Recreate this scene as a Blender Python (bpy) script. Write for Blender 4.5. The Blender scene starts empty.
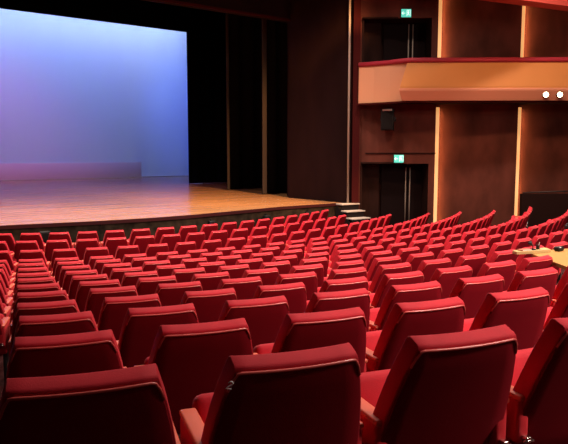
import bpy, bmesh, math, random
from mathutils import Vector, Matrix, Euler

random.seed(7)
scn = bpy.context.scene
COL = scn.collection
PI = math.pi

# ------------------------------------------------------------------ frames
# World: origin on the stage axis at the centre of the seating arcs, +X stage
# right hand side, +Y upstage, z = 0 the lowest floor level of the stalls.
# The right side wall of the fan-shaped hall runs 37 degrees off the stage
# axis; HW() gives a point in that wall's own axes.
YAW = math.radians(37.0)
CY, SY = math.cos(YAW), math.sin(YAW)
EYE = 2.654
CXH, CZH = 6.058, 19.2865


def HW(X, Z, z=0.0):
    rx, rz = X + CXH, Z - CZH
    return Vector((CY * rx + SY * rz, -SY * rx + CY * rz, z))


STAGE_Z = EYE - 1.6

# ------------------------------------------------------------------ materials


def mat(name, col, rough=0.6, metal=0.0, spec=0.5, bump=None, var=None, sheen=0.0, emit=None, estr=0.0, coat=0.0):
    m = bpy.data.materials.new(name)
    m.use_nodes = True
    nt = m.node_tree
    b = nt.nodes['Principled BSDF']
    b.inputs['Base Color'].default_value = (*col, 1)
    b.inputs['Roughness'].default_value = rough
    b.inputs['Metallic'].default_value = metal
    b.inputs['Specular IOR Level'].default_value = spec
    if sheen:
        b.inputs['Sheen Weight'].default_value = sheen
        b.inputs['Sheen Roughness'].default_value = 0.4
        b.inputs['Sheen Tint'].default_value = (1, 0.42, 0.40, 1)
    if coat:
        b.inputs['Coat Weight'].default_value = coat
    if emit:
        b.inputs['Emission Color'].default_value = (*emit, 1)
        b.inputs['Emission Strength'].default_value = estr
    tc = nt.nodes.new('ShaderNodeTexCoord')
    if var:
        scale, amt, stretch = var
        mp = nt.nodes.new('ShaderNodeMapping')
        mp.inputs['Scale'].default_value = stretch
        nz = nt.nodes.new('ShaderNodeTexNoise')
        nz.inputs['Scale'].default_value = scale
        nz.inputs['Detail'].default_value = 5
        nt.links.new(tc.outputs['Object'], mp.inputs['Vector'])
        nt.links.new(mp.outputs['Vector'], nz.inputs['Vector'])
        rp = nt.nodes.new('ShaderNodeValToRGB')
        rp.color_ramp.elements[0].position = 0.3
        rp.color_ramp.elements[1].position = 0.7
        rp.color_ramp.elements[0].color = (*[c * (1 - amt) for c in col], 1)
        rp.color_ramp.elements[1].color = (*[min(1, c * (1 + amt)) for c in col], 1)
        nt.links.new(nz.outputs['Fac'], rp.inputs['Fac'])
        nt.links.new(rp.outputs['Color'], b.inputs['Base Color'])
    if bump:
        scale, strength = bump
        nz = nt.nodes.new('ShaderNodeTexNoise')
        nz.inputs['Scale'].default_value = scale
        nt.links.new(tc.outputs['Object'], nz.inputs['Vector'])
        bp = nt.nodes.new('ShaderNodeBump')
        bp.inputs['Strength'].default_value = strength
        bp.inputs['Distance'].default_value = 0.004
        nt.links.new(nz.outputs['Fac'], bp.inputs['Height'])
        nt.links.new(bp.outputs['Normal'], b.inputs['Normal'])
    return m


M = {}
M['fabric'] = mat('red_fabric', (0.53, 0.013, 0.028), 0.7, spec=0.2, bump=(260, 0.2), var=(9, 0.10, (1, 1, 1)), sheen=0.22)
M['shell'] = mat('shade_red_backing', (0.21, 0.004, 0.011), 0.75, spec=0.10, bump=(300, 0.15))  # darker than the fabric: shade on the seat backs put into the colour
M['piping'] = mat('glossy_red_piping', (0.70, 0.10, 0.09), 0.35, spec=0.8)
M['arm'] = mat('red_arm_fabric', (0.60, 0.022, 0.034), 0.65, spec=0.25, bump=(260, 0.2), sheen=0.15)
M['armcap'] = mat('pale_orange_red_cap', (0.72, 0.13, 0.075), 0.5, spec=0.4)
M['steel'] = mat('dark_steel', (0.035, 0.03, 0.03), 0.45, metal=0.7)
M['chrome'] = mat('chrome', (0.75, 0.7, 0.66), 0.22, metal=1.0)
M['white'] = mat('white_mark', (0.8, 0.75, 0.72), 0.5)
M['carpet'] = mat('dark_carpet', (0.05, 0.012, 0.012), 0.95, spec=0.1, bump=(120, 0.4), var=(4, 0.3, (1, 1, 1)))
M['cyc'] = mat('white_cloth', (0.85, 0.85, 0.86), 0.9, spec=0.05)
M['drape'] = mat('black_drape', (0.010, 0.008, 0.010), 0.95, spec=0.08)
M['leg_lit_edge'] = mat('lit_edge_grey', (0.045, 0.032, 0.027), 0.8, spec=0.15)  # paler tone stands in for light catching the drape edges
M['prosc'] = mat('dark_brown_portal', (0.016, 0.006, 0.0055), 0.8, spec=0.06, var=(0.9, 0.35, (1, 1, 0.35)))
M['wallwood'] = mat('brown_wall_panel', (0.100, 0.028, 0.019), 0.7, spec=0.08, var=(1.6, 0.38, (1, 1, 0.5)), bump=(60, 0.2))
M['slot'] = mat('light_wood_slot', (0.20, 0.10, 0.045), 0.6, spec=0.2, var=(14, 0.18, (1, 1, 0.2)))
M['led'] = mat('warm_light_strip', (1, 0.7, 0.4), 0.5, emit=(1.0, 0.46, 0.15), estr=0.7)
M['door'] = mat('dark_door', (0.010, 0.004, 0.004), 0.7, spec=0.08)
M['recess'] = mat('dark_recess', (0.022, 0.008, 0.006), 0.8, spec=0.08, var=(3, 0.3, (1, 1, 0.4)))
M['balcony'] = mat('cream_balcony_panel', (0.50, 0.20, 0.060), 0.5, spec=0.2, var=(0.8, 0.06, (1, 1, 1)))
M['ledge'] = mat('pinkish_ledge', (0.50, 0.19, 0.11), 0.5, spec=0.35)
M['endpanel'] = mat('pale_end_panel', (0.60, 0.28, 0.16), 0.5, spec=0.2)
M['rail'] = mat('dark_red_rail', (0.30, 0.015, 0.03), 0.55, spec=0.3, sheen=0.2)
M['redtrim'] = mat('dark_red_trim', (0.045, 0.006, 0.006), 0.8, spec=0.04)
M['redceil'] = mat('red_plaster', (0.48, 0.07, 0.055), 0.8, spec=0.2)
M['black'] = mat('black_plastic', (0.008, 0.007, 0.007), 0.5, spec=0.25)
M['blackcloth'] = mat('black_grille', (0.010, 0.008, 0.008), 0.9, spec=0.1, bump=(90, 0.4))
M['signface'] = mat('teal_lit_sign', (0.1, 0.6, 0.5), 0.5, emit=(0.10, 0.72, 0.56), estr=0.75)
M['signwhite'] = mat('white_lit_mark', (0.9, 0.95, 0.9), 0.5, emit=(0.62, 0.95, 0.82), estr=0.95)
M['lamp'] = mat('lamp_glow', (1, 0.9, 0.7), 0.5, emit=(1.0, 0.80, 0.50), estr=14.0)
M['desk'] = mat('yellow_wood', (0.42, 0.21, 0.06), 0.5, spec=0.2, var=(5, 0.12, (6, 1, 1)))
M['deskpale'] = mat('pale_board', (0.50, 0.34, 0.15), 0.5, spec=0.3)
M['fascia'] = mat('dark_stage_front', (0.025, 0.017, 0.011), 0.8, spec=0.1, var=(6, 0.6, (1, 1, 1)))
M['nosing'] = mat('dark_red_nosing', (0.04, 0.006, 0.008), 0.7, spec=0.2)
M['tread'] = mat('pale_step_edge', (0.52, 0.44, 0.38), 0.6)
M['riser'] = mat('black_riser', (0.012, 0.008, 0.008), 0.8, spec=0.1)
M['pole'] = mat('painted_pole', (0.42, 0.34, 0.28), 0.4, spec=0.5)
M['parapet'] = mat('near_black_panel', (0.016, 0.006, 0.005), 0.8, spec=0.06)
M['notebook'] = mat('reddish_cover', (0.45, 0.12, 0.07), 0.6)


def stage_wood():
    m = bpy.data.materials.new('stage_boards')
    m.use_nodes = True
    nt = m.node_tree
    b = nt.nodes['Principled BSDF']
    tc = nt.nodes.new('ShaderNodeTexCoord')
    br = nt.nodes.new('ShaderNodeTexBrick')
    br.offset = 0.37
    br.inputs['Scale'].default_value = 1.0
    br.inputs['Brick Width'].default_value = 2.6
    br.inputs['Row Height'].default_value = 0.22
    br.inputs['Mortar Size'].default_value = 0.006
    br.inputs['Color1'].default_value = (0.40, 0.19, 0.08, 1)
    br.inputs['Color2'].default_value = (0.47, 0.235, 0.105, 1)
    br.inputs['Mortar'].default_value = (0.30, 0.14, 0.06, 1)
    nt.links.new(tc.outputs['Object'], br.inputs['Vector'])
    mp = nt.nodes.new('ShaderNodeMapping')
    mp.inputs['Scale'].default_value = (0.35, 5.0, 1)
    nz = nt.nodes.new('ShaderNodeTexNoise')
    nz.inputs['Scale'].default_value = 1.3
    nz.inputs['Detail'].default_value = 6
    nt.links.new(tc.outputs['Object'], mp.inputs['Vector'])
    nt.links.new(mp.outputs['Vector'], nz.inputs['Vector'])
    mx = nt.nodes.new('ShaderNodeMixRGB')
    mx.blend_type = 'OVERLAY'
    mx.inputs['Fac'].default_value = 0.45
    nt.links.new(br.outputs['Color'], mx.inputs['Color1'])
    nt.links.new(nz.outputs['Fac'], mx.inputs['Color2'])
    nt.links.new(mx.outputs['Color'], b.inputs['Base Color'])
    b.inputs['Roughness'].default_value = 0.24
    b.inputs['Specular IOR Level'].default_value = 0.5
    return m


M['stage'] = stage_wood()

# ------------------------------------------------------------------ mesh helpers


def obj(name, bm, m, parent=None, smooth=False, angle=None):
    bmesh.ops.recalc_face_normals(bm, faces=bm.faces[:])
    me = bpy.data.meshes.new(name)
    bm.to_mesh(me)
    bm.free()
    if smooth:
        for p in me.polygons:
            p.use_smooth = True
    me.materials.append(m)
    o = bpy.data.objects.new(name, me)
    COL.objects.link(o)
    if parent:
        o.parent = parent
    return o


def tag(o, label=None, cat=None, group=None, kind=None):
    if label: o['label'] = label
    if cat: o['category'] = cat
    if group: o['group'] = group
    if kind: o['kind'] = kind
    return o


def thing(name, loc, rz, label, cat, group=None):
    o = bpy.data.objects.new(name, None)
    COL.objects.link(o)
    o.location = loc
    o.rotation_euler = (0, 0, rz)
    o.empty_display_size = 0.1
    return tag(o, label, cat, group)


def copy_tree(o, parent=None):
    c = o.copy()
    COL.objects.link(c)
    if parent: c.parent = parent
    for ch in o.children:
        copy_tree(ch, c)
    return c


def rbox(bm, c, h, r, n=(3, 3, 3), f=None):
    """Rounded box of half sizes h with edge radius r; f maps each point."""
    r = min(r, min(h) * 0.98)

    def ticks(a, k):
        inner = [-(a - r) + 2 * (a - r) * i / k for i in range(k + 1)]
        return [-a, -a + 0.45 * r] + inner + [a - 0.45 * r, a]
    T = [ticks(h[i], n[i]) for i in range(3)]
    cache = {}

    def V(ix):
        if ix in cache: return cache[ix]
        p = Vector([T[a][ix[a]] for a in range(3)])
        q = Vector([max(-(h[a] - r), min(h[a] - r, p[a])) for a in range(3)])
        d = p - q
        if d.length > 1e-9: p = q + d.normalized() * r
        p = p + Vector(c)
        if f: p = Vector(f(p))
        cache[ix] = bm.verts.new(p)
        return cache[ix]
    L = [len(t) - 1 for t in T]
    for ax in range(3):
        u, v = (ax + 1) % 3, (ax + 2) % 3
        for end in (0, L[ax]):
            for i in range(L[u]):
                for j in range(L[v]):
                    ids = []
                    for (du, dv) in ((0, 0), (1, 0), (1, 1), (0, 1)):
                        k = [0, 0, 0]; k[ax] = end; k[u] = i + du; k[v] = j + dv
                        ids.append(V(tuple(k)))
                    bm.faces.new(ids if end else ids[::-1])


def box(bm, lo, hi, f=None):
    vs = []
    for x in (lo[0], hi[0]):
        for y in (lo[1], hi[1]):
            for z in (lo[2], hi[2]):
                p = Vector((x, y, z))
                vs.append(bm.verts.new(f(p) if f else p))
    for q in ((0, 1, 3, 2), (4, 6, 7, 5), (0, 4, 5, 1), (2, 3, 7, 6), (0, 2, 6, 4), (1, 5, 7, 3)):
        bm.faces.new([vs[i] for i in q])


def prism(bm, poly, z0, z1):
    a = [bm.verts.new((p[0], p[1], z0)) for p in poly]
    b = [bm.verts.new((p[0], p[1], z1)) for p in poly]
    bm.faces.new(a[::-1]); bm.faces.new(b)
    n = len(poly)
    for i in range(n):
        bm.faces.new((a[i], a[(i + 1) % n], b[(i + 1) % n], b[i]))


def tube(bm, pts, r, n=8, cap=True):
    pts = [Vector(p) for p in pts]
    rings = []
    for i, p in enumerate(pts):
        d = (pts[min(i + 1, len(pts) - 1)] - pts[max(i - 1, 0)]).normalized()
        up = Vector((0, 0, 1)) if abs(d.z) < 0.9 else Vector((1, 0, 0))
        u = d.cross(up).normalized(); v = d.cross(u)
        rings.append([bm.verts.new(p + r * (math.cos(2 * PI * k / n) * u + math.sin(2 * PI * k / n) * v)) for k in range(n)])
    for a, b in zip(rings, rings[1:]):
        for k in range(n):
            bm.faces.new((a[k], a[(k + 1) % n], b[(k + 1) % n], b[k]))
    if cap:
        bm.faces.new(rings[0][::-1]); bm.faces.new(rings[-1])


def cyl(bm, c, r0, r1, length, axis, n=20):
    """closed frustum from c along axis"""
    ax = Vector(axis).normalized(); c = Vector(c)
    up = Vector((0, 0, 1)) if abs(ax.z) < 0.9 else Vector((1, 0, 0))
    u = ax.cross(up).normalized(); v = ax.cross(u)
    R = []
    for t, r in ((0, r0), (length, r1)):
        R.append([bm.verts.new(c + ax * t + r * (math.cos(2 * PI * k / n) * u + math.sin(2 * PI * k / n) * v)) for k in range(n)])
    for k in range(n):
        bm.faces.new((R[0][k], R[0][(k + 1) % n], R[1][(k + 1) % n], R[1][k]))
    bm.faces.new(R[0][::-1]); bm.faces.new(R[1])


def new(): return bmesh.new()


def hbox(bm, X, Z, z):
    """box given in the side wall's own axes"""
    box(bm, (X[0], Z[0], z[0]), (X[1], Z[1], z[1]), f=lambda p: HW(p.x, p.y, p.z))


# ------------------------------------------------------------------ seats
SEAT_H = 0.95
ROWS = [(1.610, 0.1417), (1.645, 0.1606), (1.688, 0.1950), (1.704, 0.2123), (1.619, 0.2277), (1.531, 0.2422), (1.438, 0.2533),
        (1.330, 0.2641), (1.219, 0.2727), (1.102, 0.2807), (0.981, 0.2877), (0.846, 0.2945), (0.705, 0.2991), (0.547, 0.3035)]
R1, RD, RA, RB = 6.5749, 0.92297, 0.52057, 0.66246
PITCH = 0.55


def row_r(k, th):
    q = th - 0.55
    q = max(min(q, 1.35), -0.75)
    return R1 + RD * k + RA * q * q + RB * q ** 3 + (0.025 if k == 13 else 0.0)


def arc_pt(r, th):
    return HW(-CXH + r * math.sin(th), CZH - r * math.cos(th))


def row_z(k): return EYE - ROWS[k][0] - SEAT_H


LEAN = math.radians(20)
BL = 0.54           # length of the backrest along its slope
TW, BW = 0.178, 0.256


def bmap(p):
    """(x as a share of the half width, t through the thickness, v up the slope) -> seat space"""
    d = BL - p.z
    hw = TW + (BW - TW) * (1 - math.exp(-d / 0.26)) / (1 - math.exp(-BL / 0.26))
    x = p.x * hw
    bow = -0.011 * (1 - p.x * p.x)
    t = p.y + bow
    s, c = math.sin(LEAN), math.cos(LEAN)
    return Vector((x, d * s + t * c, SEAT_H - d * c + t * s))


def make_seat():
    root = thing('theatre_seat', (0, 0, 0), 0, 'seat', 'theatre seat')
    b = new(); rbox(b, (0, 0.0, BL / 2), (1.0, 0.033, BL / 2), 0.015, (8, 2, 7),
                    f=lambda p: bmap(p))
    back = obj('backrest', b, M['fabric'], root, True)
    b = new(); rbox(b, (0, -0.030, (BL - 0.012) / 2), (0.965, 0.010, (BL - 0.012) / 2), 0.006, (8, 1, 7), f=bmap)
    pan = tag(obj('back_panel', b, M['shell'], root, True), 'rear panel in a red darkened for shade')
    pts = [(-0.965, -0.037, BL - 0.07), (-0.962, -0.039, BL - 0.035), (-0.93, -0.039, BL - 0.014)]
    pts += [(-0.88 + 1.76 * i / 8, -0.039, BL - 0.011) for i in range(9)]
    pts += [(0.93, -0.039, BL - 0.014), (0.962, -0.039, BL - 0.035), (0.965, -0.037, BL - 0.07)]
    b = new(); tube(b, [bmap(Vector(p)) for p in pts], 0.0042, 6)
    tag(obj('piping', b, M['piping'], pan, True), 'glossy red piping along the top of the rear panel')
    # tipped-up seat cushion

    def cmap(p):
        a = math.radians(68)
        y, z = p.y * math.cos(a) - p.z * math.sin(a), p.y * math.sin(a) + p.z * math.cos(a)
        return Vector((p.x, 0.30 + y, 0.365 + z))
    b = new(); rbox(b, (0, 0.18, 0), (0.20, 0.18, 0.05), 0.035, (5, 5, 1), f=cmap)
    obj('seat_cushion', b, M['fabric'], root, True)
    for s in (-1, 1):
        b = new(); rbox(b, (s * 0.228, 0.225, 0.590), (0.027, 0.145, 0.080), 0.016, (1, 4, 2))
        arm = obj('armrest', b, M['arm'], root, True)
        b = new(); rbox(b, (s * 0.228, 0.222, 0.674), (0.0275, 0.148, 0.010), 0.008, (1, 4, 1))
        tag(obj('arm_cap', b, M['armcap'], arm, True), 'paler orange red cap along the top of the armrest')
        b = new(); rbox(b, (s * 0.228, 0.24, 0.235), (0.014, 0.05, 0.23), 0.008, (1, 1, 1))
        rbox(b, (s * 0.228, 0.24, 0.008), (0.022, 0.12, 0.008), 0.006, (1, 1, 1))
        obj('leg', b, M['steel'], root, True)
        b = new(); rbox(b, (s * 0.228, 0.075, 0.535), (0.012, 0.022, 0.010), 0.004, (1, 1, 1))
        cyl(b, (s * 0.228 - 0.02, 0.056, 0.530), 0.006, 0.006, 0.04, (1, 0, 0), 10)
        tag(obj('bracket', b, M['chrome'], arm, True), 'small chrome bracket')
    return root


ORD = ['', 'first', 'second', 'third', 'fourth', 'fifth', 'sixth', 'seventh', 'eighth', 'ninth', 'tenth', 'eleventh', 'twelfth',
       'thirteenth', 'fourteenth', 'fifteenth', 'sixteenth', 'seventeenth', 'eighteenth', 'nineteenth', 'twentieth', 'twenty-first',
       'twenty-second', 'twenty-third', 'twenty-fourth', 'twenty-fifth', 'twenty-sixth', 'twenty-seventh', 'twenty-eighth', 'twenty-ninth']
# first and last seat of each row, counted from the fitted phase
SPAN = [(-1, 15), (-1, 15), (-1, 18), (-1, 21), (-1, 22), (-1, 23), (-1, 25), (-1, 23), (-1, 15), (-1, 11), (0, 8), (0, 7), (0, 5), (0, 3)]
ROWNAME = {0: 'the front row by the stage'}
for k in range(1, 8): ROWNAME[k] = 'the %s row from the stage' % ORD[k + 1]
ROWNAME[13] = 'the nearest row'
for k in range(8, 13): ROWNAME[k] = 'the %s row from the nearest' % ORD[14 - k]

proto = make_seat()
first = True
NEAR = {(13, 0): 'nearest row of red theatre seats, first from the left, black-looking back cropped below',
        (13, 1): 'nearest red theatre seat in the middle, small white mark on its upper left corner',
        (13, 2): 'nearest row of red theatre seats, third from the left, brightly lit top edge',
        (13, 3): 'nearest row of red theatre seats, fourth from the left, cut off by the right edge'}
for k, (H, ph) in enumerate(ROWS):
    R = R1 + RD * k
    j0, j1 = SPAN[k]
    for j in range(j0, j1 + 1):
        th = ph + j * PITCH / R
        if k == 10 and j in (6, 8): th -= 0.0005 if j == 6 else 0.001
        r = row_r(k, th)
        p = arc_pt(r, th)
        p2 = arc_pt(row_r(k, th + 0.01), th + 0.01)
        tang = (p2 - p).normalized()
        rz = math.atan2(tang.y, tang.x)
        o = proto if first else copy_tree(proto)
        first = False
        o.location = (p.x, p.y, row_z(k))
        o.rotation_euler = (0, 0, rz)
        if (k, j) in NEAR:
            lab = NEAR[(k, j)]
        elif k <= 6:
            n = j1 - j + 1
            if n == 1: lab = 'red upholstered theatre seat at the right aisle end of ' + ROWNAME[k]
            else: lab = 'red theatre seat, %s from the right aisle end of %s' % (ORD[n], ROWNAME[k])
        else:
            n = j - j0 + 1
            lab = 'red theatre seat, %s visible from the left in %s' % (ORD[n], ROWNAME[k])
        tag(o, lab, 'theatre seat', 'red seats in ' + ROWNAME[k])
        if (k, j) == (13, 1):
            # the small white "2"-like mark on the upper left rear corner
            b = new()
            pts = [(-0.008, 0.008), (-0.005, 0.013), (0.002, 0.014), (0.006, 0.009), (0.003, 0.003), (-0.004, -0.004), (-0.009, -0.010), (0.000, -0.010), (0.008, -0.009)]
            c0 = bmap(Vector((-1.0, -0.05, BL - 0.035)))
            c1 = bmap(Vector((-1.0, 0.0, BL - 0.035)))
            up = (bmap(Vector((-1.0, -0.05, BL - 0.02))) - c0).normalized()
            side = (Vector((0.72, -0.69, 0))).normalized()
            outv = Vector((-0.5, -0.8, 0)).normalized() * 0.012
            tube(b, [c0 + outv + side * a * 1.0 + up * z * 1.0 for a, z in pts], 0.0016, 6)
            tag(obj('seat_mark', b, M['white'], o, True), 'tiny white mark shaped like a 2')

# two or three seats against the side wall, beyond the aisle
for i, (X, Z, lab) in enumerate([(7.10, 18.50, 'single red seat by the brown side wall, behind the end of the seventh row'),
                                 (8.38, 18.60, 'red seat by the black parapet wall, left one of the two'),
                                 (8.98, 18.75, 'red seat by the black parapet wall, right one of the two')]):
    o = copy_tree(proto)
    p = HW(X, Z, 0)
    o.location = p
    o.rotation_euler = (0, 0, -YAW + math.radians(55))
    tag(o, lab, 'theatre seat', 'red seats against the side wall')

# ------------------------------------------------------------------ floor (stepped arcs)
b = new()
NT = 120
TH0, TH1 = -0.75, 2.25


def row_end(k):
    j1 = [15, 15, 18, 21, 22, 23, 25, 27][k] if k < 8 else 28 + (k - 8)
    return ROWS[k][1] + (j1 + 0.7) * PITCH / (R1 + RD * k)


levels = [row_z(k) for k in range(14)]
for i in range(5): levels.append(levels[-1] + 0.125)
prev = None
for i in range(NT + 1):
    th = TH0 + (TH1 - TH0) * i / NT
    colr = []
    prof = [(2.2, levels[0])]
    for k in range(len(levels)):
        z = levels[k]
        if k < 14 and th > row_end(min(k, 13)) : z = min(z, 0.0 if k < 8 else z)
        rk = row_r(k, th)
        prof.append((rk - 0.62, z) if k else (rk - 0.62, z))
        prof.append((rk + 0.30, z))
    for r, z in prof:
        p = arc_pt(r, th); colr.append(b.verts.new((p.x, p.y, z)))
    if prev:
        for a in range(len(colr) - 1):
            b.faces.new((prev[a], prev[a + 1], colr[a + 1], colr[a]))
    prev = colr
tag(obj('floor', b, M['carpet']), 'dark carpeted stepped floor under the rows of red seats', 'floor', kind='structure')

# ------------------------------------------------------------------ stage
APRON = [(-7.2, -3.73), (-4.62, -3.76), (-3.55, -3.99), (-2.6, -4.16), (-1.21, -4.38), (0, -4.47), (1.21, -4.40), (2.6, -4.15),
         (3.55, -3.97), (4.62, -3.74), (7.15, -3.72)]
poly = APRON + [(7.15, -0.75), (13, -0.75), (17, 6), (17, 21.6), (-14, 21.6), (-14, -0.75), (-7.2, -0.75)]
b = new(); prism(b, poly, STAGE_Z - 0.06, STAGE_Z)
tag(obj('stage_floor', b, M['stage']), 'wide glossy wooden stage floor of orange brown boards', 'stage floor', kind='structure')
b = new()
edge = [Vector((x, y - 0.015, 0)) for x, y in APRON]
for a, c in zip(APRON, APRON[1:]):
    a, c = Vector((*a, 0)), Vector((*c, 0))
    n = Vector((c.y - a.y, a.x - c.x, 0)).normalized()
    n = n if n.y < 0 else -n
    prism(b, [a + n * 0.02, c + n * 0.02, c - n * 0.04, a - n * 0.04], -0.02, STAGE_Z - 0.06)
tag(obj('stage_front', b, M['fascia']), 'dark mottled front board below the edge of the stage', 'stage front', kind='structure')
b = new()
for a, c in zip(APRON, APRON[1:]):
    a, c = Vector((*a, 0)), Vector((*c, 0))
    n = Vector((c.y - a.y, a.x - c.x, 0)).normalized()
    n = n if n.y < 0 else -n
    prism(b, [a + n * 0.045, c + n * 0.045, c + n * 0.0, a + n * 0.0], STAGE_Z - 0.085, STAGE_Z - 0.002)
tag(obj('trim_1', b, M['nosing']), 'dark red nosing along the curved stage edge', 'trim', kind='structure')

# front fill loudspeakers hung on the stage front
SPK = [((-2.46, -4.16), 0.13, 'black round speaker on stage front, leftmost of the four'),
       ((1.88, -4.30), 0.10, 'black speaker on stage front, second of the four from the left'),
       ((3.94, -3.96), 0.10, 'black speaker on stage front, third of the four from the left'),
       ((5.64, -3.80), 0.10, 'black speaker on stage front, nearest to the side steps')]
for (x, y), r, lab in SPK:
    t = thing('front_fill_speaker', (x, y, STAGE_Z - 0.30), math.radians(0), lab, 'loudspeaker', 'small speakers along the stage front')
    b = new(); rbox(b, (0, -0.05, 0), (r, 0.08, r), 0.03, (2, 1, 2)); obj('housing', b, M['black'], t, True)
    b = new(); cyl(b, (0, -0.125, 0), r * 0.8, r * 0.7, 0.015, (0, -1, 0), 20); obj('grille', b, M['blackcloth'], t)
    b = new(); box(b, (-0.02, -0.03, r * 0.8), (0.02, 0.10, r + 0.04)); obj('bracket', b, M['steel'], t)

# backcloth
t = thing('cyclorama', (3, 20.9, STAGE_Z), 0, 'large pale backcloth at the rear of the stage washed with blue and violet light', 'backcloth')
b = new()
n = 60
for i in range(n + 1):
    x = -15 + 28 * i / n
    y = 0.012 * math.sin(i * 1.7) - (0.0 if i < n * 0.8 else 0.0)
    for z in (0.03, 11.3): b.verts.new((x, y, z))
b.verts.ensure_lookup_table()
for i in range(n): b.faces.new((b.verts[2 * i], b.verts[2 * i + 2], b.verts[2 * i + 3], b.verts[2 * i + 1]))
bmesh.ops.solidify(b, geom=b.faces[:], thickness=0.01)
obj('cloth', b, M['cyc'], t, True)
b = new(); tube(b, [(-15, 0, 11.35), (13, 0, 11.35)], 0.04, 10); obj('batten', b, M['steel'], t)
b = new(); tube(b, [(-15, -0.01, 0.05), (13, -0.01, 0.05)], 0.035, 10); tag(obj('bottom_pipe', b, M['cyc'], t), 'pale weighted hem along the stage floor')

t = thing('low_pale_strip', (11.1, 20.35, STAGE_Z), 0, 'low pale strip standing along the foot of the lit backcloth', 'ground row')  # low pale panel along the foot of the cloth
b = new(); rbox(b, (-11.5, 0, 0.52), (11.5, 0.02, 0.50), 0.01, (6, 1, 1)); obj('panel', b, M['cyc'], t, True)
for x in (-0.5, -6, -11.5, -17, -22.5):
    b = new(); box(b, (x - 0.03, 0.02, 0.0), (x + 0.03, 0.35, 0.03)); box(b, (x - 0.03, 0.02, 0.0), (x + 0.03, 0.05, 0.8)); obj('brace', b, M['steel'], t)

# black legs (side drapes)


def drape(name, x0, x1, y, z0, z1, label, folds=1.0, hem=None):
    t = thing(name, (x0, y, z0), 0, label, 'drape', 'black stage drapes')
    w = x1 - x0
    n = max(24, int(w * 16))
    b = new()
    vs = []
    for i in range(n + 1):
        u = i / n
        yy = folds ** 3 * (0.07 * math.sin(u * w * 2 * PI * 1.35) + 0.02 * math.sin(u * w * 9))
        vs.append((b.verts.new((u * w, yy, 0.02)), b.verts.new((u * w, yy * 0.8, z1 - z0))))
    for a, c in zip(vs, vs[1:]): b.faces.new((a[0], c[0], c[1], a[1]))
    bmesh.ops.solidify(b, geom=b.faces[:], thickness=0.012)
    obj('cloth', b, M['drape'], t, True)
    b = new(); tube(b, [(0, 0, z1 - z0 + 0.02), (w, 0, z1 - z0 + 0.02)], 0.03, 8); obj('batten', b, M['steel'], t)
    if hem:  # edge strip in the painted lit tone
        b = new(); rbox(b, (hem / 2 - 0.01, -0.05, (z1 - z0) / 2 + 0.01), (hem / 2, 0.03, (z1 - z0) / 2 - 0.02), 0.02, (1, 1, 1))
        tag(obj('lit_edge_strip', b, M['leg_lit_edge'], t, True), 'onstage edge strip coloured paler as if lit')
    return t


drape('side_drape', 9.27, 13.6, 10.5, STAGE_Z, STAGE_Z + 10.5, 'black side drape hanging right beside the lit backcloth', 1)
drape('side_drape', 7.94, 13.4, 4.6, STAGE_Z, STAGE_Z + 10, 'black side drape with a thin edge coloured as lit, second forward from the backcloth', 1, 0.12)
drape('side_drape', 7.42, 13.0, 1.2, STAGE_Z, STAGE_Z + 9, 'black side drape with a broad edge coloured as lit, just behind the portal wall', 1, 0.20)
drape('overhead_border', -13.0, 13.6, 10.1, STAGE_Z + 7.62, STAGE_Z + 13, 'black overhead border hanging straight across above the backcloth', 0.5)
drape('overhead_border', -12.0, 13.2, 4.2, STAGE_Z + 7.75, STAGE_Z + 13, 'black overhead border drape, the one next behind the portal header', 0.5)

# proscenium
b = new(); box(b, (7.22, -3.90, 0), (7.62, -0.75, 11.5))
tag(obj('wall_proscenium', b, M['prosc']), 'dark brown return wall of the stage portal', 'wall', kind='structure')
b = new(); box(b, (7.39, -0.75, STAGE_Z), (15, -0.45, 11.5))
tag(obj('wall_portal_side', b, M['prosc']), 'dark wall beside the stage opening', 'wall', kind='structure')
b = new(); box(b, (-13, -0.85, STAGE_Z + 6.24), (7.42, -0.45, 13.0))
tag(obj('wall_portal_header', b, M['prosc']), 'dark red brown header above the stage opening', 'wall', kind='structure')
b = new(); box(b, (-13, -0.88, STAGE_Z + 6.20), (7.22, -0.85, STAGE_Z + 6.28))
tag(obj('trim_2', b, M['redtrim']), 'thin dark red trim under the portal header', 'trim', kind='structure')
b = new(); tube(b, [(7.185, -3.95, STAGE_Z), (7.185, -3.95, 11)], 0.035, 10)
for z in (2.2, 4.0, 5.8, 7.6, 9.4): box(b, (7.18, -3.95, z), (7.24, -3.9, z + 0.05))
tag(obj('corner_pole', b, M['pole'], None, True), 'thin pale vertical pole at the right corner of the stage portal', 'pole')

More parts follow.
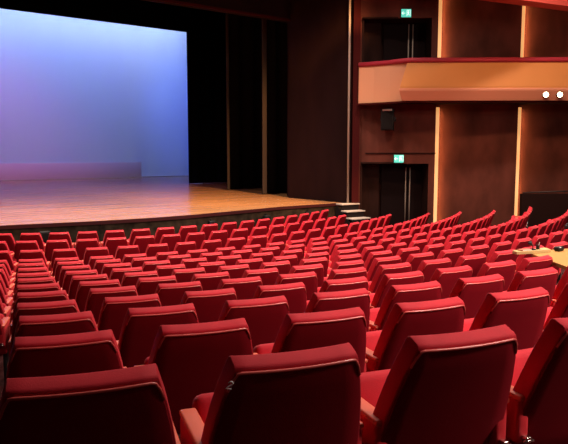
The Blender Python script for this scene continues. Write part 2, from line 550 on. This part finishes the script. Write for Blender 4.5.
# ------------------------------------------------------------------ stage steps
P0 = HW(2.05, 20.32)
DN = (HW(2.05 + 0.36, 20.32 - 0.62) - P0).normalized()
WD = (HW(3, 20.32 + 0.30) - HW(2, 20.32)).normalized()
WD = (WD - DN * WD.dot(DN)).normalized()
t = thing('stage_steps', (0, 0, 0), 0, 'short flight of black steps with pale treads down from the stage to the aisle', 'steps')
for i in range(5):
    z = STAGE_Z - 0.0 - 0.205 * i
    base = P0 + DN * (0.28 * i)

    def fm(p, base=base): return base + WD * p.x + DN * p.y + Vector((0, 0, p.z))
    b = new(); rbox(b, (0, 0.0, z - 0.02), (0.36, 0.16, 0.02), 0.006, (1, 1, 1), f=fm); obj('tread', b, M['tread'], t, True)
    b = new(); box(b, (-0.33, 0.10, max(0, z - 0.20)), (0.33, 0.13, z - 0.04), f=fm); obj('riser', b, M['riser'], t)
for s in (-1, 1):
    b = new()
    pts = []
    for (d, z) in ((-0.14, STAGE_Z - 0.06), (1.2, 0.12), (1.2, 0.0), (-0.14, 0.0)):
        pts.append((d, z))
    vs = [[b.verts.new(P0 + WD * (s * 0.345 + o) + DN * d + Vector((0, 0, z))) for d, z in pts] for o in (-0.012, 0.012)]
    b.faces.new(vs[0]); b.faces.new(vs[1][::-1])
    for i in range(4): b.faces.new((vs[0][i], vs[0][(i + 1) % 4], vs[1][(i + 1) % 4], vs[1][i]))
    obj('stringer', b, M['riser'], t)

# ------------------------------------------------------------------ side wall with saw-tooth panels and light slots
WZ = 20.45
TOP = 10.2


def panel(bm, Xa, Xb, z0, z1, holes=()):
    """a leaf whose left edge is set back and right edge stands proud; holes = (x0,x1,z0,z1)"""
    def f(p):
        u = (p.x - Xa) / (Xb - Xa)
        return HW(p.x, WZ + 0.16 - 0.32 * u + p.y, p.z)
    xs = sorted({Xa, Xb, *[h[0] for h in holes], *[h[1] for h in holes]})
    zs = sorted({z0, z1, *[h[2] for h in holes], *[h[3] for h in holes]})
    for x0, x1 in zip(xs, xs[1:]):
        for a, c in zip(zs, zs[1:]):
            if any(h[0] <= x0 and x1 <= h[1] and h[2] <= a and c <= h[3] for h in holes): continue
            box(bm, (x0, 0, a), (x1, 0.1, c), f=f)


DX0, DX1 = 2.52, 4.60
LD = (DX0, DX1, 0.0, 2.32)
UD = (DX0, DX1, 4.5, 6.84)
b = new()
panel(b, 2.37, 4.78, -0.1, TOP, (( DX0, DX1, -0.1, 2.32), UD))
panel(b, 4.78, 7.38, -0.1, TOP)
panel(b, 7.38, 9.98, -0.1, TOP)
panel(b, 9.98, 12.9, -0.1, TOP)
bmesh.ops.remove_doubles(b, verts=b.verts[:], dist=0.0005)
tag(obj('wall_right', b, M['wallwood']), 'brown panelled side wall with glowing vertical slots', 'wall', kind='structure')
# dark red corner pilaster between portal and side wall
b = new(); hbox(b, (2.18, 2.40), (20.42, 20.95), (0, TOP))
tag(obj('trim_3', b, M['redtrim']), 'dark red corner strip between the portal and the side wall', 'trim', kind='structure')
# groove line over the lower door
b = new(); box(b, (2.62, -0.04, 2.635), (4.80, 0.0, 2.665), f=lambda p: HW(p.x, WZ + 0.16 - 0.32 * (p.x - 2.37) / 2.41 + p.y, p.z))
tag(obj('trim_4', b, M['parapet']), 'thin dark ledge line above the lower door', 'trim', kind='structure')

SLN = [('lower', 0.0, 4.12), ('upper', 4.62, TOP)]
for sx, where in ((4.78, 'beside the doors'), (7.38, 'further right')):
    for nm, z0, z1 in SLN:
        c = HW(sx, 20.45, z0)
        t = thing('light_strip', c, -YAW, 'warm glowing vertical light slot in the %s side wall, %s' % (nm, where), 'wall light', 'glowing wall slots')
        b = new(); box(b, (0.005, -0.02, 0.02), (0.045, 0.06, z1 - z0)); obj('channel', b, M['slot'], t)
        b = new(); box(b, (0.045, 0.0, 0.04), (0.16, 0.05, z1 - z0 - 0.02)); tag(obj('diffuser', b, M['led'], t), 'warm glowing diffuser')

# door recesses with double doors


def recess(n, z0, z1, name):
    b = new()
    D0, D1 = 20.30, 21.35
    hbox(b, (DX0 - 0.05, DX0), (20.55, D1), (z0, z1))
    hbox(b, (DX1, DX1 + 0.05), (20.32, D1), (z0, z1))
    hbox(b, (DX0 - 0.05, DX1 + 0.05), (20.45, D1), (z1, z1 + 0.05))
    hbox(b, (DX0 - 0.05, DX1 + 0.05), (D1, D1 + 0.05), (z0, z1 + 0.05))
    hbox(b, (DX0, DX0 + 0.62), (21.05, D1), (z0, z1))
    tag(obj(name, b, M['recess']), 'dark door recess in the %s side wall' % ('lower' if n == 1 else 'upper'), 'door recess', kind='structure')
    t = thing('door_%d' % n, HW(4.11, 21.22, z0), -YAW, 'dark double door with two long pale handles in the %s recess' % ('lower' if n == 1 else 'upper'), 'door')
    t['kind'] = 'structure'
    for s in (-1, 1):
        w = 0.86 if s < 0 else 0.48
        b = new(); rbox(b, (s * (0.006 + w / 2), 0, (z1 - z0) / 2), (w / 2, 0.025, (z1 - z0) / 2 - 0.01), 0.006, (1, 1, 1))
        leaf = obj('door_leaf', b, M['door'], t, True)
        b = new()
        h0, h1 = (0.40, 2.18) if n == 1 else (0.35, 2.30)
        tube(b, [(s * 0.068, -0.075, h0), (s * 0.068, -0.075, h1)], 0.020, 10)
        for z in (h0 + 0.15, (h0 + h1) / 2, h1 - 0.15): tube(b, [(s * 0.068, -0.075, z), (s * 0.068, -0.02, z)], 0.010, 8)
        tag(obj('door_handle', b, M['pole'], leaf, True), 'long pale pull handle')


recess(1, 0.0, 2.32, 'wall_recess')
recess(2, 4.5, 6.84, 'wall_recess')


def exit_sign(X, z, lab, w=0.33, h=0.27, Z=20.38):
    t = thing('exit_sign', HW(X, Z, z), -YAW, lab, 'exit sign', 'green exit signs')
    b = new(); rbox(b, (0, 0, 0), (w / 2, 0.03, h / 2), 0.012, (1, 1, 1)); obj('housing', b, M['black'], t, True)
    b = new(); rbox(b, (0, -0.032, 0), (w / 2 - 0.012, 0.006, h / 2 - 0.012), 0.004, (1, 1, 1)); tag(obj('sign_face', b, M['signface'], t, True), 'lit teal face')
    # running figure, doorway and arrow
    b = new()
    y0, y1 = -0.044, -0.038
    def bar(pts, r): 
        for p, q in zip(pts, pts[1:]):
            p, q = Vector((p[0], 0, p[1])), Vector((q[0], 0, q[1]))
            d = (q - p).normalized(); nn = Vector((-d.z, 0, d.x)) * r
            vs = [[b.verts.new(v + Vector((0, y, 0))) for v in (p - nn, q - nn, q + nn, p + nn)] for y in (y0, y1)]
            b.faces.new(vs[0]); b.faces.new(vs[1][::-1])
            for i in range(4): b.faces.new((vs[0][i], vs[0][(i + 1) % 4], vs[1][(i + 1) % 4], vs[1][i]))
    bar([(0.02, -0.09), (0.02, 0.09), (0.13, 0.09), (0.13, -0.09)], 0.008)
    cyl(b, (0.062, y0, 0.062), 0.017, 0.017, 0.006, (0, 1, 0), 14)
    bar([(0.058, 0.040), (0.070, -0.010)], 0.014)
    bar([(0.058, 0.030), (0.032, 0.008)], 0.008); bar([(0.060, 0.034), (0.098, 0.020)], 0.008)
    bar([(0.070, -0.010), (0.094, -0.035), (0.088, -0.075)], 0.009); bar([(0.068, -0.012), (0.050, -0.045), (0.030, -0.060)], 0.009)
    bar([(-0.03, 0.0), (-0.13, 0.0)], 0.010); bar([(-0.09, 0.045), (-0.135, 0.0), (-0.09, -0.045)], 0.010)
    obj('pictogram', b, M['signwhite'], t)
    b = new(); box(b, (-0.04, 0.028, -0.04), (0.04, 0.12, 0.04)); obj('mount', b, M['black'], t)


exit_sign(3.66, 2.475, 'small lit green exit sign on the ledge over the lower double door')
exit_sign(3.80, 6.98, 'small lit green exit sign above the upper balcony door')

# wall loudspeaker
t = thing('wall_loudspeaker', HW(3.24, 20.12, 3.70), -YAW + math.radians(-14), 'black box loudspeaker on the wall under the balcony left end', 'loudspeaker')
b = new(); rbox(b, (0, 0, 0), (0.195, 0.15, 0.33), 0.02, (1, 1, 1)); obj('cabinet', b, M['black'], t, True)
b = new(); rbox(b, (0, -0.15, -0.03), (0.17, 0.012, 0.275), 0.008, (1, 1, 1)); obj('grille', b, M['blackcloth'], t, True)
b = new(); rbox(b, (0, -0.155, 0.285), (0.15, 0.010, 0.028), 0.006, (1, 1, 1)); tag(obj('top_plate', b, M['pole'], t, True), 'pale strip at the top')
b = new(); tube(b, [(-0.22, 0.02, 0.02), (-0.22, 0.30, 0.02)], 0.02, 8); tube(b, [(0.22, 0.02, 0.02), (0.22, 0.30, 0.02)], 0.02, 8)
box(b, (-0.24, 0.28, -0.05), (0.24, 0.32, 0.09)); obj('bracket', b, M['steel'], t)

# ------------------------------------------------------------------ balcony
t = thing('balcony', HW(6, 20.0, 4.2), -YAW, 'curved cream balcony front with dark red rail along the side wall', 'balcony')
t['kind'] = 'structure'
BO = t.matrix_basis.copy()
BO = Matrix.Translation(HW(6, 20.0, 4.2)) @ Matrix.Rotation(-YAW, 4, 'Z')
BI = BO.inverted()


def sweep(bm, path, prof, close=True, shear=0.0):
    """path: hall-wall (X,Z) points; prof: (outward offset towards the hall, z)"""
    P = [Vector((x, z)) for x, z in path]
    rings = []
    for i, p in enumerate(P):
        d = (P[min(i + 1, len(P) - 1)] - P[max(i - 1, 0)]).normalized()
        n = Vector((d.y, -d.x))
        if n.y > 0: n = -n
        sh = shear if i == 0 else 0.0
        rings.append([bm.verts.new(BI @ HW(p.x + n.x * o - sh * o, p.y + n.y * o, z)) for o, z in prof])
    m = len(prof)
    for a, c in zip(rings, rings[1:]):
        for k in range(m if close else m - 1):
            bm.faces.new((a[k], c[k], c[(k + 1) % m], a[(k + 1) % m]))
    if close:
        bm.faces.new(rings[0][::-1]); bm.faces.new(rings[-1])


MAIN = [(3.70 + 9.2 * i / 24, 19.32 - 0.10 * math.sin(PI * i / 24)) for i in range(25)]
RET = [(2.36, 20.34), (2.80, 20.10), (3.25, 19.78), (3.74, 19.36)]
b = new(); sweep(b, MAIN, [(0.0, 5.34), (0.02, 5.34), (0.20, 4.62), (0.20, 4.55), (0.0, 4.55)], shear=1.3)
obj('front_panel', b, M['balcony'], t)
b = new(); sweep(b, MAIN, [(0.0, 4.56), (0.27, 4.56), (0.30, 4.52), (0.30, 4.48), (0.20, 4.20), (0.0, 4.20)], shear=1.0)
obj('ledge', b, M['ledge'], t)
b = new(); sweep(b, RET, [(0.0, 5.34), (0.02, 5.34), (0.04, 4.20), (0.0, 4.20)])
tag(obj('end_panel', b, M['endpanel'], t), 'pinkish end panel turning back to the wall')
b = new(); sweep(b, RET[:-1] + MAIN, [(-0.10, 5.33), (0.05, 5.33), (0.075, 5.37), (0.075, 5.43), (0.04, 5.47), (-0.07, 5.47), (-0.10, 5.43)])
obj('rail', b, M['rail'], t, True)
b = new(); sweep(b, RET[:-1] + MAIN, [(-0.02, 4.205), (0.15, 4.205), (0.15, 4.15), (-0.02, 4.15)])
obj('bottom_trim', b, M['redtrim'], t)
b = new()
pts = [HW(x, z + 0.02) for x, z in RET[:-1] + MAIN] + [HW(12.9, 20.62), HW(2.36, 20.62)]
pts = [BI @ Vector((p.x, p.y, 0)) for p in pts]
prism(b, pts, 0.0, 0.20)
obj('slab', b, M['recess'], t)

for i, (X, lab) in enumerate([(7.66, 'small glaring spotlight under the balcony ledge, left one of the pair'), (8.07, 'small glaring spotlight under the balcony ledge, right one of the pair')]):
    c = HW(X, 18.98, 4.36)
    s = thing('spotlight', c, -YAW, lab, 'spotlight', 'pair of lamps on the balcony front')
    b = new(); cyl(b, (0, 0.10, 0), 0.065, 0.085, 0.20, (0, -1, -0.05), 20); obj('housing', b, M['black'], s, True)
    b = new(); cyl(b, (0, -0.098, -0.005), 0.076, 0.070, 0.012, (0, -1, -0.05), 20); tag(obj('lens', b, M['lamp'], s), 'glowing lens')
    b = new(); box(b, (-0.02, 0.0, 0.07), (0.02, 0.06, 0.14)); box(b, (-0.10, 0.0, -0.02), (-0.085, 0.05, 0.12)); box(b, (0.085, 0.0, -0.02), (0.10, 0.05, 0.12)); box(b, (-0.10, 0.0, 0.11), (0.10, 0.05, 0.125)); obj('yoke', b, M['steel'], s)

# upper balcony / ceiling edge at the top right
b = new()
A = HW(3.2, 16.2); Bq = HW(9.4, 19.05)
d = (Bq - A).normalized(); nn = Vector((-d.y, d.x, 0))
nn = nn if nn.dot(HW(0, 1) - HW(0, 0)) > 0 else -nn
for lo, hi, of in ((0.0, 1.6, 0.0),):
    pts = [A, Bq, Bq + nn * 0.5 , A + nn * 0.5]
    prism(b, pts, 6.76, 8.6)
tag(obj('ceiling', b, M['redceil']), 'red lit lower edge of the upper tier at the top right', 'ceiling', kind='structure')

# dark parapet with handrail at the far right of the stalls
t = thing('parapet', HW(8.7, 19.75, 0), -YAW, 'near black low wall with a thin handrail below the right wall slots', 'parapet')
t['kind'] = 'structure'
b = new(); rbox(b, (0, 0, 0.70), (1.33, 0.10, 0.70), 0.015, (1, 1, 1)); obj('panel', b, M['parapet'], t, True)
b = new(); tube(b, [(-1.3, -0.02, 1.43), (0, -0.06, 1.48), (1.3, -0.02, 1.54)], 0.022, 8)
for x in (-1.0, 0.0, 1.0): tube(b, [(x, -0.02, 1.38), (x, -0.04, 1.48)], 0.012, 6)
tag(obj('handrail', b, M['steel'], t, True), 'thin metal handrail')

# ------------------------------------------------------------------ production desk
TZ = EYE - 1.035
t = thing('production_desk', HW(3.2, 6.3, row_z(10)), -YAW, 'yellow wooden desk top set over the seats at the right edge', 'desk')
DM = (Matrix.Translation(HW(3.2, 6.3, row_z(10))) @ Matrix.Rotation(-YAW, 4, 'Z')).inverted()


def D(X, Z, z): return DM @ HW(X, Z, z)


b = new()
quad = [(2.56, 6.52), (2.60, 5.56), (4.1, 5.9), (4.1, 7.25), (2.92, 6.80)]
prism(b, [D(x, z, 0) for x, z in quad], TZ - row_z(10) - 0.035, TZ - row_z(10))
obj('desk_top', b, M['desk'], t)
b = new()
quad = [(2.37, 6.53), (2.385, 6.44), (2.58, 6.50), (2.80, 6.60), (2.80, 6.74), (2.60, 6.66)]
prism(b, [D(x, z, 0) for x, z in quad], TZ - row_z(10) + 0.002, TZ - row_z(10) + 0.03)
tag(obj('side_board', b, M['deskpale'], t), 'narrow pale board along the far edge')
for (X, Z) in ((2.70, 5.70), (2.70, 6.40), (4.0, 6.0), (4.0, 7.05)):
    p = D(X, Z, 0)
    b = new(); rbox(b, (p.x, p.y, (TZ - row_z(10) - 0.035) / 2), (0.025, 0.025, (TZ - row_z(10) - 0.035) / 2), 0.005, (1, 1, 1)); obj('leg', b, M['steel'], t)
b = new()
pts = [D(2.72, 5.66, 0), D(4.05, 5.95, 0)]
prism(b, [pts[0], pts[1], pts[1] + Vector((0, 0.02, 0)), pts[0] + Vector((0, 0.02, 0))], 0.30, TZ - row_z(10) - 0.036)
obj('modesty_panel', b, M['parapet'], t)

# things on the desk
t = thing('computer_mouse', HW(2.92, 6.68, TZ + 0.001), -YAW + 0.6, 'small black rounded device with a pale spot on the yellow desk', 'device')
b = new(); rbox(b, (0, 0, 0.026), (0.055, 0.035, 0.026), 0.022, (3, 2, 1)); obj('body', b, M['black'], t, True)
b = new(); rbox(b, (-0.022, -0.022, 0.038), (0.016, 0.010, 0.010), 0.006, (1, 1, 1)); tag(obj('glint_spot', b, M['white'], t, True), 'white spot painted as a glint')  # white piece that paints in a lit spot on the device
t = thing('desk_lamp', HW(2.60, 6.58, TZ + 0.03), -YAW, 'little black clip lamp standing on the pale board of the desk', 'desk lamp')
b = new(); cyl(b, (0, 0, 0), 0.035, 0.03, 0.012, (0, 0, 1), 16); obj('base', b, M['black'], t)
b = new(); tube(b, [(0, 0, 0.01), (0.004, 0, 0.04), (-0.01, 0, 0.065)], 0.006, 8); obj('stem', b, M['black'], t, True)
b = new(); cyl(b, (-0.012, 0, 0.05), 0.012, 0.022, 0.035, (-0.5, -0.2, 0.6), 14); obj('lamp_shade', b, M['black'], t, True)
t = thing('pen_cup', HW(2.67, 6.62, TZ + 0.03), -YAW, 'tiny dark cup with pens beside the clip lamp on the desk board', 'pen cup')
b = new(); cyl(b, (0, 0, 0), 0.018, 0.021, 0.045, (0, 0, 1), 14); obj('cup', b, M['steel'], t)
for a in (-0.008, 0.008):
    b = new(); tube(b, [(a, 0, 0.035), (a * 2.2, 0.004, 0.075)], 0.003, 6); obj('pen', b, M['white'] if a > 0 else M['black'], t)
t = thing('notebook', HW(2.50, 6.54, TZ + 0.031), -YAW + 0.45, 'flat reddish notebook lying at the tip of the pale desk board', 'notebook')
b = new(); rbox(b, (0, 0, 0.006), (0.065, 0.035, 0.006), 0.003, (1, 1, 1)); obj('cover', b, M['notebook'], t)
b = new(); box(b, (-0.058, -0.0355, 0.003), (0.0655, 0.030, 0.009)); obj('pages', b, M['white'], t)

# black headset left on a seat top, far right
th = ROWS[8][1] + 15 * PITCH / (R1 + RD * 8)
q = arc_pt(row_r(8, th) - 0.01, th)
t = thing('headset', (q.x, q.y, row_z(8) + SEAT_H + 0.0), -YAW, 'small black headset resting on a red seat back at the right edge', 'headset')
b = new(); rbox(b, (-0.055, 0, 0.035), (0.022, 0.035, 0.035), 0.02, (1, 1, 1)); obj('ear_cup', b, M['black'], t, True)
b = new(); rbox(b, (0.055, 0, 0.035), (0.022, 0.035, 0.035), 0.02, (1, 1, 1)); obj('ear_cup', b, M['black'], t, True)
b = new(); tube(b, [(0.06 * math.cos(a), 0, 0.05 + 0.05 * math.sin(a)) for a in [PI * i / 10 for i in range(11)]], 0.009, 8); obj('headband', b, M['steel'], t, True)

# ------------------------------------------------------------------ camera
cam = bpy.data.cameras.new('camera')
cam.sensor_fit = 'HORIZONTAL'
cam.sensor_width = 36.0
cam.lens = 36.0 * 635.71 / 568.0
cam.clip_end = 200
co = bpy.data.objects.new('camera', cam)
COL.objects.link(co)
co.location = HW(0, 0, EYE)
pitch = math.atan((222 - 153.14) / 635.71)
co.rotation_euler = (PI / 2 - pitch, 0, -YAW)
scn.camera = co

# ------------------------------------------------------------------ lights


def light(name, kind, loc, target, power, col, size=1.0, size_y=None, spread=None, spot=None, blend=0.6):
    L = bpy.data.lights.new(name, kind)
    L.energy = power
    L.color = col
    if kind == 'AREA':
        L.shape = 'RECTANGLE' if size_y else 'DISK'
        L.size = size
        if size_y: L.size_y = size_y
        if spread: L.spread = spread
    elif kind == 'SPOT':
        L.spot_size = spot; L.spot_blend = blend; L.shadow_soft_size = size
    else:
        L.shadow_soft_size = size
    o = bpy.data.objects.new(name, L)
    COL.objects.link(o)
    o.location = loc
    d = Vector(target) - Vector(loc)
    o.rotation_euler = d.to_track_quat('-Z', 'Y').to_euler()
    return o


WARM = (1.0, 0.80, 0.68)
# house downlights over the stalls
for i, (X, Z, P) in enumerate([(-5.5, 14.8, 520), (-1.0, 15.0, 480), (3.0, 15.5, 420), (6.5, 15.0, 310), (-1.0, 10.5, 210), (3.0, 9.8, 220), (3.2, 7.0, 200), (6.5, 6.0, 380)]):
    p = HW(X, Z, 10.2)
    light('house_light', 'AREA', p, (p.x, p.y, 0), P, WARM, 0.8, spread=math.radians(120))
# unseen fill lights added to brighten the seat backs and near right tops
light('seat_fill_light', 'AREA', HW(10.0, 2.0, 6.5), HW(4.0, 10.0, 1.0), 190, WARM, 0.8, spread=math.radians(100))
light('seat_fill_light', 'AREA', HW(0.0, 4.0, 8.0), HW(0.0, 14.0, 1.0), 110, WARM, 0.8, spread=math.radians(90))
light('seat_fill_light', 'AREA', HW(5.5, 1.2, 7.0), HW(3.9, 3.0, 1.3), 260, WARM, 0.6, spread=math.radians(75))
# stage light from the front of house and overhead
for x, P in ((-4.0, 6000), (1.0, 8000), (6.0, 17000)):
    light('stage_spot', 'SPOT', (x * 0.8, -11.0, 10.5), (x, 0.8, STAGE_Z), P, (1.0, 0.50, 0.18), 0.3, spot=math.radians(42), blend=0.9)
for x, y in ((-2, 7), (4, 7), (1, 13), (7, 13)):
    light('stage_spot', 'SPOT', (x, y, 12.3), (x, y, STAGE_Z), 420, (1.0, 0.38, 0.62), 0.3, spot=math.radians(80), blend=0.9)
# backcloth battens hung above the borders
light('cyc_batten', 'AREA', (1.5, 19.6, 12.6), (1.5, 20.9, 10.0), 380, (0.55, 0.82, 1.0), 27, 0.3, spread=math.radians(95))
light('cyc_batten', 'AREA', (3.0, 17.0, 12.4), (3.0, 20.9, 9.0), 1150, (0.09, 0.08, 1.0), 24, 0.5)
light('cyc_pink', 'SPOT', (-1.0, 12.0, 11.8), (2.0, 20.9, STAGE_Z + 2.8), 1800, (1.0, 0.20, 0.50), 0.5, spot=math.radians(62), blend=1.0)
light('cyc_blue', 'SPOT', (12.5, 13.0, 11.8), (15.0, 20.9, STAGE_Z + 5.0), 3000, (0.05, 0.17, 1.0), 0.5, spot=math.radians(52), blend=1.0)
# unseen warm light added to brighten the balcony front
light('balcony_fill', 'AREA', HW(3.5, 11.5, 9.6), HW(7.0, 19.3, 4.7), 110, (1.0, 0.58, 0.32), 0.8, spread=math.radians(80))
light('ceiling_spot', 'AREA', HW(7.0, 14.0, 5.6), HW(8.6, 18.6, 7.5), 16, (1.0, 0.5, 0.35), 0.3, spread=math.radians(70))
# light strips inside the wall slots, grazing the panel on their right
for sx in (4.78, 7.38):
    for z0, z1 in ((0.2, 4.0), (4.7, 9.9)):
        light('slot_light', 'AREA', HW(sx + 0.165, 20.475, (z0 + z1) / 2), HW(sx + 1.0, 20.62, (z0 + z1) / 2), 20 * (z1 - z0) / 4, (1.0, 0.52, 0.2), 0.04, z1 - z0)

w = bpy.data.worlds.new('world')
w.use_nodes = True
w.node_tree.nodes['Background'].inputs['Color'].default_value = (0.02, 0.010, 0.010, 1)
w.node_tree.nodes['Background'].inputs['Strength'].default_value = 0.6
scn.world = w
scn.cycles.use_denoising = True
scn.cycles.max_bounces = 6
scn.view_settings.view_transform = 'Standard'
scn.view_settings.look = 'None'
scn.view_settings.gamma = 1
scn.view_settings.exposure = 0
